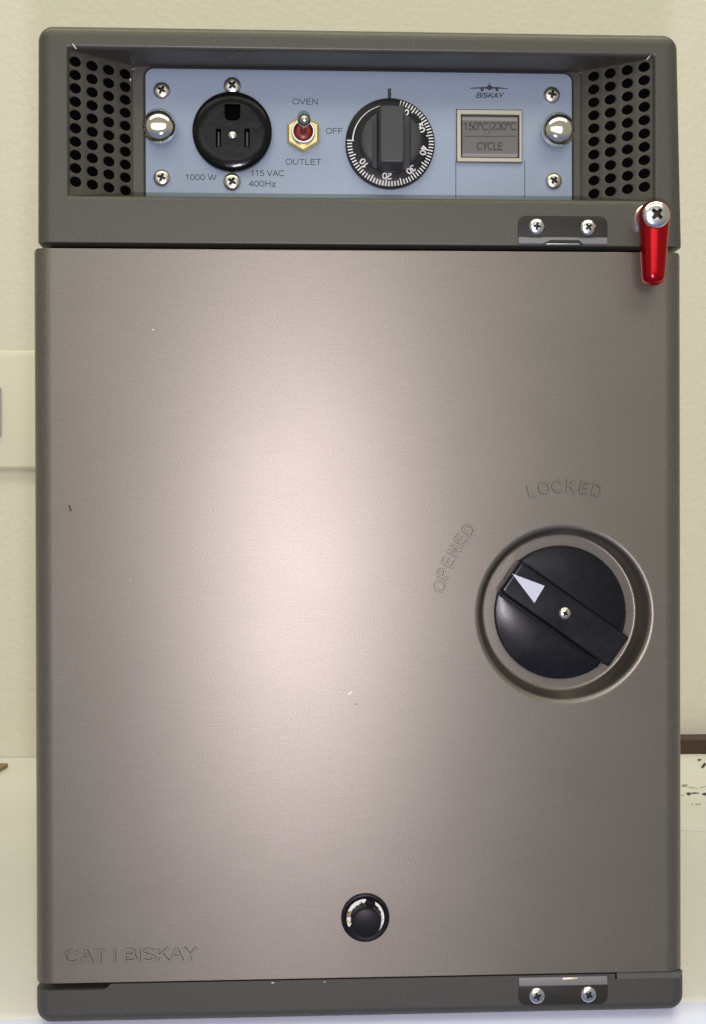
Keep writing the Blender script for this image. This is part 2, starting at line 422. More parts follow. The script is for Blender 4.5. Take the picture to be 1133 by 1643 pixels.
pr = bpy.data.objects.new('printed_sheet', None); COL.objects.link(pr)
q0 = on_table(1120, 1260, 0.4); pr.location = (q0.x * MM, q0.y * MM, 0)
tag(pr, 'white paper sheet with smudged black print lying on the worktop beside the oven', 'paper')
bm = bmesh.new()
cs = [on_table(1040, 1330), on_table(1260, 1342), on_table(1235, 1214), on_table(1040, 1208)]
a = loop3(bm, [(p.x, p.y, ZT + .15) for p in cs]); b = loop3(bm, [(p.x, p.y, ZT + .4) for p in cs]); bridge(bm, a, b); bm.faces.new(a); bm.faces.new(b)
place_mm(obj('paper', bm, mat('white_paper', (0.76, 0.755, 0.72), 0.7)), pr)
def blot(px, py, rw, rh, n=14, tilt=0.0, rough=0.3, m=None):
    bm = bmesh.new(); pts = []
    for k in range(n):
        t_ = 2 * math.pi * k / n; s_ = 1 + random.uniform(-rough, rough)
        u, v = rw * math.cos(t_) * s_, rh * math.sin(t_) * s_
        p = on_table(px + u * math.cos(tilt) - v * math.sin(tilt), py + u * math.sin(tilt) + v * math.cos(tilt), 0.6)
        pts.append(bm.verts.new((p.x, p.y, ZT + .5)))
    bm.faces.new(pts); place_mm(obj('ink_mark', bm, m or M['dark_print']), pr)
GI = mat('grey_ink', (0.30, 0.29, 0.27), 0.7)
blot(1122, 1219, 3.6, 1.9); blot(1129, 1228, 5.6, 2.4, tilt=-0.95, rough=.15)
blot(1105, 1273.5, 4.2, 2.6); blot(1115, 1272.3, 6.5, 1.2); blot(1131, 1274, 4.5, 2); blot(1147, 1272, 9, 2.4); blot(1150, 1228, 7, 4)
blot(1098, 1260.5, 4.8, 2.4, m=GI); blot(1112, 1263.5, 8, .7, tilt=.12, m=GI); blot(1128, 1262.5, 6, .7, tilt=-.2, m=GI)
for x_, h_ in ((1110.5, 1.6), (1117, 1.3), (1120, 1.2), (1123, 1.5), (1136, 1.3), (1141, 1.4)): blot(x_, 1290, 1.2, h_, tilt=.3, m=GI)
blot(1095, 1276, 1.8, 1, m=GI)

# ------------------------------------------------------------------ THE OVEN
oven = bpy.data.objects.new('galley_oven', None); COL.objects.link(oven)
tag(oven, 'taupe metal galley oven with blue control panel, red lever and black latch knob', 'oven')
DT, DB, HB, HT = 333.2, 16.44, 335.1, 429.5   # door top, door bottom, head bottom, head top (z)

bm = bmesh.new()
yz_extrude(bm, [(17, 3), (330, 3), (330, 424), (44, 424), (44, 336.5), (17, 336.5)], 3, 277)
obj('cabinet', bm, M['cabinet'], oven)

# --- control housing: bezel with a recess
YP = 23.0                                      # face of the recess' back plate
tl, br_ = at(113, 76), at(1046, 319)
OX0, OX1, OZ0, OZ1 = at(110, 200).x, at(1050, 200).x, at(570, 316).z, at(570, 83).z
inA = on_plane(212, 200, Vector((0, 21.5, 0)), Vector((0, 1, 0))).x
inB = on_plane(933, 200, Vector((0, 21.5, 0)), Vector((0, 1, 0))).x
YW = 2.0
bm = bmesh.new()
def ring_open(g, y):
    return loop3(bm, [(x, y, z) for x, z in rrect(OX0 - 1.0 * g, OX1 + 1.0 * g, OZ0 - 2.6 * g, OZ1 + 1.6 * g, 1.2, 4)])
ro = [ring_open(1.0 + 0.12, 0.0)]
NR = 6
for k in range(NR + 1):
    a_ = math.pi / 2 * k / NR
    ro.append(ring_open(1 - math.sin(a_), YW * 1.3 * (1 - math.cos(a_))))
for a, b in zip(ro, ro[1:]): bridge(bm, a, b)
def head_warp(p):
    t_ = (p[1] - HB) / (HT - HB); xm = 140.2
    half = 141.0 + (139.8 - 141.0) * t_
    return (xm + 0.55 + 0.7 * (1 - t_) + (p[0] - 140) / 140 * half, p[1])
front_body(bm, 0, 280, HB, HT, 0, 44.5, (6.2, 6.2, 0.5, 5.2), (1.5, 1.5, 6.5, 6.5), 6.0, holes=[ro[0]], warp=head_warp, back=True)
YI = 21.5
y0w = YW * 1.3
def quad(pts): bm.faces.new(loop3(bm, pts))
quad([(OX0, y0w, OZ1), (OX1, y0w, OZ1), (inB, YI, OZ1), (inA, YI, OZ1)])
quad([(inA, YI, OZ1), (inB, YI, OZ1), (inB, YP + 1, OZ1), (inA, YP + 1, OZ1)])
quad([(OX0, y0w, OZ0), (OX1, y0w, OZ0), (inB, YI, OZ0), (inA, YI, OZ0)])
quad([(inA, YI, OZ0), (inB, YI, OZ0), (inB, YP + 1, OZ0), (inA, YP + 1, OZ0)])
quad([(inA, YI, OZ0), (inA, YI, OZ1), (inA, YP, OZ1), (inA, YP, OZ0)])
quad([(inB, YI, OZ0), (inB, YI, OZ1), (inB, YP, OZ1), (inB, YP, OZ0)])
quad([(inA, YP, OZ0), (inB, YP, OZ0), (inB, YP, OZ1), (inA, YP, OZ1)])
housing = obj('control_housing', bm, M['dark_paint'], oven)

# --- perforated slanted vents at both ends of the recess
def vent(xo, xi, cols_px):
    bm = bmesh.new()
    p0 = Vector((xo, y0w, 0)); n = Vector((YI - y0w, -(xi - xo), 0))
    yof = lambda x: y0w + (x - xo) * (YI - y0w) / (xi - xo)
    xs = sorted(on_plane(p, 205, p0, n).x for p in cols_px)
    near = min(cols_px, key=lambda p: abs(p - 566) * -1)
    zs = []
    for k in range(10):
        py = (98.8 + k * 21.38) if xo < 140 else (107 + k * 21.4)
        zs.append(on_plane(near, py, p0, n).z)
    zs.sort()
    lo, hi = min(xo, xi), max(xo, xi)
    gx = [lo] + [(xs[i] + xs[i + 1]) / 2 for i in range(3)] + [hi]
    gz = [OZ0] + [(zs[i] + zs[i + 1]) / 2 for i in range(9)] + [OZ1]
    N = 24; r = 2.22
    for i, cx in enumerate(xs):
        for j, cz in enumerate(zs):
            x0, x1, z0, z1 = gx[i], gx[i + 1], gz[j], gz[j + 1]
            sq = []
            for k in range(N):
                a = 2 * math.pi * (k + .5) / N; c, s = math.cos(a), math.sin(a)
                t_ = min(((x1 if c > 0 else x0) - cx) / c if abs(c) > 1e-9 else 1e9, ((z1 if s > 0 else z0) - cz) / s if abs(s) > 1e-9 else 1e9)
                sq.append((cx + c * t_, cz + s * t_))
            for X in (x0, x1):                  # square corners
                for Z in (z0, z1):
                    kk = min(range(N), key=lambda q: (sq[q][0] - X) ** 2 + (sq[q][1] - Z) ** 2); sq[kk] = (X, Z)
            A = loop3(bm, [(x, yof(x), z) for x, z in sq])
            rr = [(r + .25, 0), (r + .06, .08), (r, .3), (r, .9)]
            prev = A
            for rad, dy in rr:
                B = loop3(bm, [(cx + rad * math.cos(2 * math.pi * (k + .5) / N), yof(cx + rad * math.cos(2 * math.pi * (k + .5) / N)) + dy, cz + rad * math.sin(2 * math.pi * (k + .5) / N)) for k in range(N)])
                bridge(bm, prev, B); prev = B
    bmesh.ops.remove_doubles(bm, verts=bm.verts[:], dist=0.01)
    g_ = obj('vent_grille', bm, M['dark_paint'], oven)
    bm = bmesh.new(); a_, b_ = sorted((xo, xi)); 
    fr = [(a_ + .3, yof(a_) + 3.0), (b_ - .3, yof(b_) + 3.0)]; bk = [(x, y + .6) for x, y in fr]
    lo = loop3(bm, [(fr[0][0], fr[0][1], OZ0 - .5), (fr[1][0], fr[1][1], OZ0 - .5), (bk[1][0], bk[1][1], OZ0 - .5), (bk[0][0], bk[0][1], OZ0 - .5)])
    hi = loop3(bm, [(fr[0][0], fr[0][1], OZ1 + .5), (fr[1][0], fr[1][1], OZ1 + .5), (bk[1][0], bk[1][1], OZ1 + .5), (bk[0][0], bk[0][1], OZ1 + .5)])
    bridge(bm, lo, hi); bm.faces.new(lo); bm.faces.new(hi)
    obj('backing_screen', bm, M['slot'], g_); return g_  # black sheet added close behind the holes to paint their dark inside
vent(OX0, inA, (121, 148, 174.5, 201)); vent(OX1, inB, (953, 979.5, 1007, 1034))

# --- screws: one mesh, copied with its own turn
def screw_mesh(name, R, h, m):
    a = bmesh.new()
    prof = [(R, 0), (R, -h * .28), (R * .97, -h * .45), (R * .88, -h * .68), (R * .7, -h * .88), (R * .45, -h * .97), (0.0001, -h)]
    lathe(a, [(0, 0)] + prof[:-1] + [(0, -h)], (0, 0, 0), 40)
    b = bmesh.new(); L, W = R * .56, R * .15
    def frus(lx, lz):
        pts = [(-lx, -lz), (lx, -lz), (lx, lz), (-lx, lz)]
        f = loop3(b, [(x * 1.06, -h * 1.5, z * 1.06) for x, z in pts]); k = loop3(b, [(x * .55, -h * .12, z * .75) for x, z in pts])
        bridge(b, f, k); b.faces.new(f); b.faces.new(k)
    # cross as one polygon
    pts = [(-L, -W), (-W * 1.3, -W * 1.3), (-W, -L), (W, -L), (W * 1.3, -W * 1.3), (L, -W), (L, W), (W * 1.3, W * 1.3), (W, L), (-W, L), (-W * 1.3, W * 1.3), (-L, W)]
    f = loop3(b, [(x, -h * 1.5, z) for x, z in pts]); k = loop3(b, [(x * .62, -h * .10, z * .62) for x, z in pts])
    bridge(b, f, k); b.faces.new(f); b.faces.new(k)
    c_ = cut(a, b)
    for f in c_.faces:
        q = f.calc_center_median(); r_ = math.hypot(q.x, q.z) / R
        if r_ < .62 and -q.y < h * (1 - .5 * r_ ** 2) - .12 * h: f.material_index = 1  # cross faces darkened by colour to stand for shade in the recess
    o = obj(name, c_, m, angle=28); o.data.materials.append(M['recess'])
    me = o.data; bpy.data.objects.remove(o); return me
SCREW_BIG = screw_mesh('panel_screw', 3.85, 2.0, M['screw'])
SCREW_HINGE = screw_mesh('hinge_screw', 3.5, 1.6, M['zinc'])
def screw(me, p, parent, turn, s=1.0, name='screw'):
    o = bpy.data.objects.new(name, me); COL.objects.link(o); o.parent = parent
    o.location = Vector(p) * MM; o.rotation_euler = (0, turn, 0); o.scale = (s, s, s); return o

# --- control panel
YF = YP - 1.6
P = lambda px, py, d=0.0: at(px, py, YF - d)
bm = bmesh.new()
gx0, gx1 = P(234, 200).x - 1.2, P(917, 200).x + 1.3
gz1 = P(570, 114).z
prism(bm, rrect(gx0, gx1, OZ0 + .2, gz1 + 1.1, (0.1, 0.1, 4.6, 4.6), 8), YP - .6, YP - .05)
panel_gap_plate = obj('gasket', bm, M['black_gasket'], oven)  # black plate added for the dark gap and shadow line round the panel
bm = bmesh.new()
prism(bm, rrect(gx0 + 1.1, gx1 - 1.1, OZ0 + .3, gz1, (0.1, 0.1, 3.8, 3.8), 8), YF, YP - .6, 0.25)
panel = obj('control_panel', bm, M['panel'], oven)
s = px_mm(YF)
bm = bmesh.new()
for body, px, py, wpx, hpx in (('OVEN', 490, 163, 40.5, 9.6), ('OUTLET', 487, 259.7, 56.5, 9.6), ('OFF', 536.5, 210, 26.5, 9.6), ('1000 W', 322, 284.3, 49, 9.6), ('115 VAC', 429, 277.8, 54, 9.6), ('400Hz', 421, 294.8, 42.5, 9.4)):
    p = P(px, py); text_bm(bm, body, (p.x, p.z), YF - .03, hpx * s, wpx * s, pen=0.135)
obj('lettering', bm, M['soft_print'], panel, recalc=False)
bm = bmesh.new()
p = P(786, 153); text_bm(bm, 'BISKAY', (p.x, p.z), YF - .03, 8.3 * s, 43 * s, shear=0.28, pen=0.20)
obj('brand_lettering', bm, M['dark_print'], panel, recalc=False)
bm = bmesh.new()
def E2(px, py): q = P(px, py); return (q.x, q.z)
sheet(bm, [E2(755, 141), E2(772, 139.7), E2(785, 139.2), E2(799, 139.7), E2(816, 142.0), E2(816, 143.0), E2(799, 142.4), E2(785, 142.6), E2(772, 142.2), E2(755, 142.4)], YF - .03)
sheet(bm, circle(E2(785.4, 140.4), 4.3 * s, 20), YF - .045)
sheet(bm, [E2(784.6, 138), E2(786.2, 138), E2(785.9, 131.5), E2(785.0, 131.5)], YF - .06)
sheet(bm, circle(E2(773.5, 144.2), 2.6 * s, 14), YF - .045); sheet(bm, circle(E2(797.5, 144.2), 2.6 * s, 14), YF - .045)
obj('aeroplane_emblem', bm, M['dark_print'], panel, recalc=False)
for x in (731.5, 842):
    bm = bmesh.new(); sheet(bm, [E2(x - .6, 258), E2(x + .6, 258), E2(x + .6, 318), E2(x - .6, 318)], YF - .03)
    obj('scribed_line', bm, M['soft_print'], panel, recalc=False)
bm = bmesh.new(); sheet(bm, [E2(622.3, 142), E2(627.8, 142), E2(627.8, 166), E2(622.3, 166)], YF - .03)
obj('index_mark', bm, M['dark_print'], panel, recalc=False)
for px, py, t_ in ((260, 146, .5), (260, 286, .35), (885, 153, .2), (888, 291, .6)):
    q = P(px, py); screw(SCREW_BIG, (q.x, YF, q.z), panel, t_)

# --- polished fasteners left and right
for px, py in ((257.5, 209), (892.5, 214)):
    q = P(px, py); bm = bmesh.new(); R = 7.45
    prof = [(0, 0), (R * .82, 0), (R * .82, -2), (R * .96, -2.1), (R, -2.5), (R, -5.4)]
    for k in range(1, 13):
        a = math.pi / 2 * k / 12; prof.append((max(R * math.cos(a) ** .62, 0) if k < 12 else 0, -5.4 - 4.4 * math.sin(a) ** 1.15))
    lathe(bm, prof, (q.x, YF, q.z), 64); obj('panel_fastener', bm, M['chrome'], oven, angle=50)

# --- power outlet
c = P(373, 213.5)
outlet = bpy.data.objects.new('power_outlet', None); COL.objects.link(outlet); outlet.parent = oven
bm = bmesh.new(); R = 17.7
lathe(bm, [(0, 0), (R, 0), (R, -2.6), (R - .25, -3.1), (R - .8, -3.6), (R - 1.6, -3.95), (R - 2.6, -4.2), (R - 3.6, -4.4), (R - 4.6, -4.5), (12.6, -4.52), (12.3, -4.52), (0, -4.52)], (c.x, YF, c.z), 72)
b2 = bmesh.new()
def slot_box(px, py, wp, hp):
    q = P(px, py, 4.7); ww, hh = wp * s / 2, hp * s / 2
    box(b2, q.x - ww, q.x + ww, YF - 7, YF - 0.6, q.z - hh, q.z + hh); return q
slot_box(350.5, 221, 8.5, 29); slot_box(396.5, 221, 8.5, 29)
q = P(373, 180, 4.7); prism(b2, rrect(q.x - 12.5 * s, q.x + 12.5 * s, q.z - 13 * s, q.z + 13 * s, (2.4, 2.4, .4, .4)), YF - 7, YF - 0.6)
fc = cut(bm, b2)
for f in fc.faces:
    g = f.calc_center_median()
    if math.hypot(g.x - c.x, g.z - c.z) < 12.2 and -4.45 < g.y - YF < -.3: f.material_index = 1  # cavity walls and floor coloured black in place of deep shade
obj('socket_face', fc, M['bakelite'], outlet, angle=25).data.materials.append(M['slot'])
bm = bmesh.new()
for px in (350.5, 396.5):
    q = P(px, 221, 4.7); box(bm, q.x - .4, q.x + .4, YF - 2.6, YF - .7, q.z - 3.2, q.z + 3.2)
obj('contact', bm, M['knob_grey'], outlet)
q = P(373.2, 217, 4.8); bm = bmesh.new()
lathe(bm, [(0, .5), (2.1, .5), (2.1, -.25), (1.8, -.7), (1.1, -1.05), (0, -1.15)], (q.x, YF - 4.8, q.z), 28)
obj('rivet', bm, M['zinc'], outlet, angle=40)
for px, py, t_ in ((373, 138.5, .7), (372.5, 292.5, .55)):
    q = P(px, py); screw(SCREW_BIG, (q.x, YF, q.z), outlet, t_, 1.04)

# --- toggle switch
tg_ = bpy.data.objects.new('toggle_switch', None); COL.objects.link(tg_); tg_.parent = oven
c = P(486.5, 216)
bm = bmesh.new(); Rn = 8.2
hexa = circle((c.x, c.z), Rn, 6, math.pi / 2); prism(bm, hexa, YF - 2.6, YF, 0.9)
obj('hex_nut', bm, M['brass'], tg_, angle=20)
bm = bmesh.new()
lathe(bm, [(5.3, 0), (5.3, -5.0), (5.0, -5.5), (4.5, -5.5), (4.2, -5.1), (4.2, -3.0)], (c.x, YF, c.z), 40); obj('bushing', bm, M['zinc'], tg_)
bm = bmesh.new()
lathe(bm, [(4.25, -3.2), (3.6, -4.2), (2.6, -4.7), (0, -4.9)], (c.x, YF, c.z), 32); obj('boot', bm, M['red_boot'], tg_)
tip = at(488.5, 190, YF - 17); base_ = Vector((c.x, YF - 4, c.z))
ax = (tip - base_); Lr = ax.length; rot = ax.to_track_quat('Z', 'Y').to_matrix().to_4x4()
bm = bmesh.new()
prof = [(1.5, 0), (1.6, Lr * .25), (2.1, Lr * .55), (2.75, Lr * .8)]
for k in range(0, 9):
    a = math.pi / 2 * k / 8; prof.append((2.9 * math.cos(a) if k < 8 else 0, Lr * .86 + 2.9 * math.sin(a)))
lathe(bm, prof, (0, 0, 0), 32, axis='z'); bmesh.ops.transform(bm, matrix=Matrix.Translation(base_) @ rot, verts=bm.verts[:])
obj('lever', bm, mat('nickel_lever', (0.55, 0.52, 0.44), 0.2, 1.0), tg_, angle=60)

# --- timer knob
tk = bpy.data.objects.new('timer_knob', None); COL.objects.link(tk); tk.parent = oven
YS = YF - 4.0                                   # face of the skirt
c = at(626.5, 229, YS); R = 72 * px_mm(YS)
bm = bmesh.new()
lathe(bm, [(0, 0), (R, 0), (R, -3.1), (R - .25, -3.8), (R - .6, -4.0), (R - 6.0, -4.5), (0, -4.6)], (c.x, YF, c.z), 96)
obj('skirt', bm, M['knob_black'], tk)
bm = bmesh.new()
yk = lambda r: YF - (4.0 + 0.5 * (R - 0.6 - r) / 5.4) - .06
def polar(ang, r): a = math.radians(ang); return (c.x + r * math.sin(a), c.z + r * math.cos(a))
for k in range(61):
    ang = 272.5 - k * (258.0 / 60); ln = 3.0 if k % 5 == 0 else 2.2
    pts = []
    for rr_, sg in ((R - .62, -1), (R - .62, 1), (R - .62 - ln, 1), (R - .62 - ln, -1)):
        a = math.radians(ang) + sg * .25 / rr_
        pts.append((c.x + rr_ * math.sin(a), yk(rr_), c.z + rr_ * math.cos(a)))
    bm.faces.new(loop3(bm, pts))
for t_, ang in (('10', 231.5), ('20', 186), ('30', 143), ('40', 103), ('50', 64), ('60', 24)):
    x, z = polar(ang, R - 4.9); text_bm(bm, t_, (x, z), yk(R - 6.5) - .02, 2.8, 3.9, rot=-math.radians(ang), pen=0.19)
n_ = 24; prev = None
for k in range(n_ + 1):
    ang = 272.5 + k * (345 - 272.5) / n_; w_ = .26 * (1 - .65 * k / n_)
    cur = []
    for rr_ in (R - 3.1 + w_, R - 3.1 - w_):
        x, z = polar(ang, rr_); cur.append(bm.verts.new((x, yk(rr_), z)))
    if prev: bm.faces.new((prev[0], cur[0], cur[1], prev[1]))
    prev = cur
obj('scale_marks', bm, M['white_print'], tk, recalc=False)
bm = bmesh.new(); rh = 13.7
lathe(bm, [(0, .6), (rh + .2, .6), (rh, -3.6), (rh - .5, -4.6), (rh - 1.6, -5.2), (0, -5.6)], (c.x, YF - 4.5, c.z), 72)
b2 = bmesh.new(); box(b2, c.x - 8.6, c.x + 8.6, YF - 16, YF - 6.0, c.z - 20, c.z + 20)
obj('hub', cut(bm, b2), M['knob_grey'], tk, angle=28)
bm = bmesh.new()
bx0, bx1, bz0, bz1 = c.x - 5.8, c.x + 5.4, c.z - 12.6, c.z + 12.8
rings = []
for f, y in ((-.55, YF - 5.5), (-.1, YF - 16.0), (.0, YF - 17.0), (.35, YF - 17.75), (1.0, YF - 18.0), (1.4, YF - 18.0)):
    rings.append(loop3(bm, [(x, y, z) for x, z in rrect(bx0 + f, bx1 - f, bz0 + f, bz1 - f, max(1.6 - max(f, 0) * .8, .3), 5)]))
for a, b in zip(rings, rings[1:]): bridge(bm, a, b)
bm.faces.new(rings[-1]); bm.faces.new(rings[0])
obj('grip', bm, M['knob_grey'], tk, angle=45)

# --- indicator window
iw = bpy.data.objects.new('indicator_window', None); COL.objects.link(iw); iw.parent = oven
def rect_px(x0, x1, y0, y1, d): a, b = at(x0, y1, YF - d), at(x1, y0, YF - d); return a.x, b.x, a.z, b.z
X0, X1, Zb, Zt = rect_px(732.5, 838.5, 176, 260, 1.8); x0, x1, z0, z1 = rect_px(740.5, 832.5, 185, 252, 1.8)
bm = bmesh.new()
L = []
for (A, B, C_, D_, y) in ((X0, X1, Zb, Zt, YF), (X0, X1, Zb, Zt, YF - 1.4), (X0 + .4, X1 - .4, Zb + .4, Zt - .4, YF - 1.8), (x0 - .3, x1 + .3, z0 - .3, z1 + .3, YF - 1.8), (x0, x1, z0, z1, YF - 1.4), (x0, x1, z0, z1, YF + .8)):
    L.append(loop3(bm, [(A, y, C_), (B, y, C_), (B, y, D_), (A, y, D_)]))
for a, b in zip(L, L[1:]): bridge(bm, a, b)
obj('frame', bm, M['frame'], iw)
ix0, ix1, iz0, iz1 = x0 + .55, x1 - .35, z0 + .5, z1 - .35
bm = bmesh.new()
front = [(ix0, iz0 + 1.5), (ix1, iz0 + 1.5), (ix1, iz1 - 2.0), (ix0, iz1 - 2.0)]
prism(bm, front, YF - 1.0, YF + .5)
lens = obj('lens', bm, M['lens'], iw)
bm = bmesh.new()
yz_extrude(bm, [(YF - .98, iz1 - 1.98), (YF - .1, iz1), (YF + .5, iz1), (YF + .5, iz1 - 1.98)], ix0, ix1)
yz_extrude(bm, [(YF - .98, iz0 + 1.48), (YF - .2, iz0 + .1), (YF + .5, iz0 + .1), (YF + .5, iz0 + 1.48)], ix0, ix1)
obj('lens_rim', bm, M['lens_edge'], iw)
bm = bmesh.new(); box(bm, x0 - .3, x1 + .3, YF - .03, YF + .3, z0 - .3, z1 + .3); obj('lamp_well', bm, M['black_gasket'], iw)
bm = bmesh.new(); yl = YF - 1.03
p = at(763.5, 202.5, yl); text_bm(bm, '150°C', (p.x, p.z), yl, 13 * s, 40 * s, pen=0.16)
p = at(808.5, 202.5, yl); text_bm(bm, '230°C', (p.x, p.z), yl, 13 * s, 41 * s, pen=0.16)
p = at(786, 234.5, yl); text_bm(bm, 'CYCLE', (p.x, p.z), yl, 13 * s, 41 * s, pen=0.16)
def lpx(x, y): q = at(x, y, yl); return (q.x, q.z)
sheet(bm, [lpx(784.7, 195), lpx(786.1, 195), lpx(786.1, 215), lpx(784.7, 215)], yl); sheet(bm, [lpx(746, 218), lpx(829, 218), lpx(829, 219.4), lpx(746, 219.4)], yl)
obj('lettering', bm, M['lens_print'], iw, recalc=False)

# --- door
bm = bmesh.new()
dc = at(906.5, 985.5); NS = 96
def cring(r, y): return loop3(bm, [(dc.x + r * math.cos(2 * math.pi * k / NS), y, dc.z + r * math.sin(2 * math.pi * k / NS)) for k in range(NS)])
R1 = 39.6; DEP = 13.0
rs = [cring(R1 + .4, 0), cring(R1, 0)]
for k in range(1, 8):
    a = math.radians(66) * k / 7; rs.append(cring(R1 - 2.6 * math.sin(a), 2.6 * (1 - math.cos(a))))
rs.append(cring(35.6, DEP - 1.6))
for k in range(1, 6):
    a = math.radians(66) * (1 - k / 5); rs.append(cring(35.6 - 1.6 + 1.6 * (1 - math.cos(math.radians(66) - a)) * 0 + 1.6 * math.sin(a) / math.sin(math.radians(66)), DEP - 1.6 * (1 - math.cos(a)) / (1 - math.cos(math.radians(66)))))
rs.append(cring(33.6, DEP)); rs.append(cring(0.5, DEP))
for a, b in zip(rs, rs[1:]): bridge(bm, a, b)
bm.faces.new(rs[-1])
front_body(bm, -1.3, 282.0, DB, DT, 0, 16.6, (8.0, 8.0, 0.4, 0.5), (1.2, 1.2, 1.6, 1.6), 6.5, holes=[rs[0]], back=False)
door = obj('door', bm, M['door'], oven)
Rr = 208 * px_mm(0)
bm = bmesh.new()
for i, ch in enumerate('LOCKED'):
    a = math.radians(-15.2 + i * 5.95); text_bm(bm, ch, (dc.x + Rr * math.sin(a), dc.z + Rr * math.cos(a)), 0.05, 5.4, None, rot=-a, relief=.8, pen=.21)
obj('embossed_word', bm, M['door'], door, angle=25); bm = bmesh.new()
for i, ch in enumerate('OPENED'):
    a = math.radians(-77.0 + i * 5.65); text_bm(bm, ch, (dc.x + Rr * math.sin(a), dc.z + Rr * math.cos(a)), 0.05, 5.4, None, rot=-a, relief=.8, pen=.21)
obj('embossed_word', bm, M['door'], door, angle=25); bm = bmesh.new()
p = at(210, 1532); text_bm(bm, 'CAT I BISKAY', (p.x, p.z), 0.05, 5.7, 208 * px_mm(0), relief=.8, pen=.21)
obj('embossed_word', bm, M['door'], door, angle=25)
bm = bmesh.new(); D2 = lambda px, py: (at(px, py).x, at(px, py).z)
sheet(bm, [D2(109.5, 811), D2(112.2, 810.5), D2(114.2, 816), D2(115.3, 820), D2(112.8, 821), D2(111, 816.5)], -.06)
obj('paint_chip', bm, M['chip'], door, recalc=False)
bm = bmesh.new(); sheet(bm, circle(D2(246, 529), .33, 8), -.06); obj('paint_fleck', bm, M['fleck'], door, recalc=False)
bm = bmesh.new(); sheet(bm, [D2(558, 1114), D2(563, 1109.5), D2(566.5, 1108), D2(564, 1111.5), D2(559, 1115.5)], -.06)
obj('paint_fleck', bm, M['fleck'], door, recalc=False)
for px_, py_, r_ in ((655, 1385, .15), (208, 930, .13), (880, 560, .12)):
    bm = bmesh.new(); sheet(bm, circle(D2(px_, py_), r_, 7), -.05); obj('dust_speck', bm, M['fleck'], door, recalc=False)
bm = bmesh.new(); sheet(bm, circle(D2(570.5, 1129.5), .3, 8), -.06)
obj('pin_mark', bm, M['chip'], door, recalc=False)

# --- latch knob in the dish of the door
lk = bpy.data.objects.new('latch_knob', None); COL.objects.link(lk); lk.parent = oven
YD = 9.0; RD = 108 * px_mm(YD)
bm = bmesh.new()
lathe(bm, [(0, DEP + .0), (RD - .3, DEP + .0), (RD, YD + 1.0), (RD - .25, YD + .3), (RD - .9, YD), (0, YD)], (dc.x, 0, dc.z), 96)
ang = -math.radians(35.2)                       # the grip runs from upper left to lower right
def rotp(u, v): return (dc.x + u * math.cos(ang) - v * math.sin(ang), dc.z + u * math.sin(ang) + v * math.cos(ang))
b2 = bmesh.new(); prism(b2, [rotp(-40, -9.6), rotp(40, -9.6), rotp(40, -7.2), rotp(-40, -7.2)], YD - 5, YD + 2.2)
b3 = cut(bm, b2); b2 = bmesh.new(); prism(b2, [rotp(-40, 7.2), rotp(40, 7.2), rotp(40, 8.6), rotp(-40, 8.6)], YD - 5, YD + 1.2)
obj('disc', cut(b3, b2), M['latch'], lk, angle=25)
YG = -1.2
bm = bmesh.new(); rings = []
HL, HW = 29.0, 7.7
for f, y in ((-.45, YD + 2.3), (-.2, YG + 1.4), (0.0, YG + .7), (.35, YG + .15), (.9, YG), (1.3, YG)):
    rings.append(loop3(bm, [(*(lambda q: (q[0], y, q[1]))(rotp(u, v)),) for u, v in rrect(-HL + f, HL - f, -HW + f, HW - f, .9, 4)]))
for a, b in zip(rings, rings[1:]): bridge(bm, a, b)
bm.faces.new(rings[-1]); bm.faces.new(rings[0])
obj('grip', bm, M['latch'], lk, angle=40)
bm = bmesh.new(); G2 = lambda px, py: (at(px, py, YG).x, at(px, py, YG).z)
sheet(bm, [G2(822, 920.5), G2(874, 940), G2(857.5, 967.5)], YG - .05); obj('arrow', bm, M['arrow'], lk, recalc=False)
q = at(906.5, 984, YG); screw(SCREW_BIG, (q.x, YG + .3, q.z), lk, .6, 0.70)

# --- round button near the foot of the door
bu_ = bpy.data.objects.new('release_button', None); COL.objects.link(bu_); bu_.parent = oven
bc = at(586.5, 1473.5, -2.0); Rb = 39 * px_mm(-2)
bm = bmesh.new()
lathe(bm, [(Rb, .5), (Rb, -1.2), (Rb - .3, -1.8), (Rb - .9, -2.0), (Rb - 1.5, -1.7), (Rb - 2.6, -1.2), (Rb - 3.9, -1.0), (0, -1.0)], (bc.x, 0, bc.z), 64); obj('collar', bm, M['button'], bu_)
bm = bmesh.new(); rb = 23.5 * px_mm(-6)
lathe(bm, [(rb + .25, -.5), (rb, -7.6), (rb - .25, -8.3), (rb - .9, -8.6), (0, -8.65)], (bc.x + .1, 0, bc.z - .3), 48); obj('cap', bm, M['button'], bu_)
wm2 = mat('worn_white_paint', (0.72, 0.71, 0.66), 0.6)
n2 = wm2.node_tree; t2 = n2.nodes.new('ShaderNodeTexCoord'); no2 = n2.nodes.new('ShaderNodeTexNoise'); no2.inputs['Scale'].default_value = 420; no2.inputs['Detail'].default_value = 5
n2.links.new(t2.outputs['Object'], no2.inputs['Vector']); cr2 = n2.nodes.new('ShaderNodeValToRGB'); el = cr2.color_ramp.elements
el[0].position = .36; el[0].color = (.16, .09, .03, 1); el[1].position = .50; el[1].color = (.74, .75, .74, 1); x3 = el.new(.43); x3.color = (.55, .48, .30, 1)
n2.links.new(no2.outputs['Fac'], cr2.inputs[0]); n2.links.new(cr2.outputs[0], n2.nodes['Principled BSDF'].inputs['Base Color'])
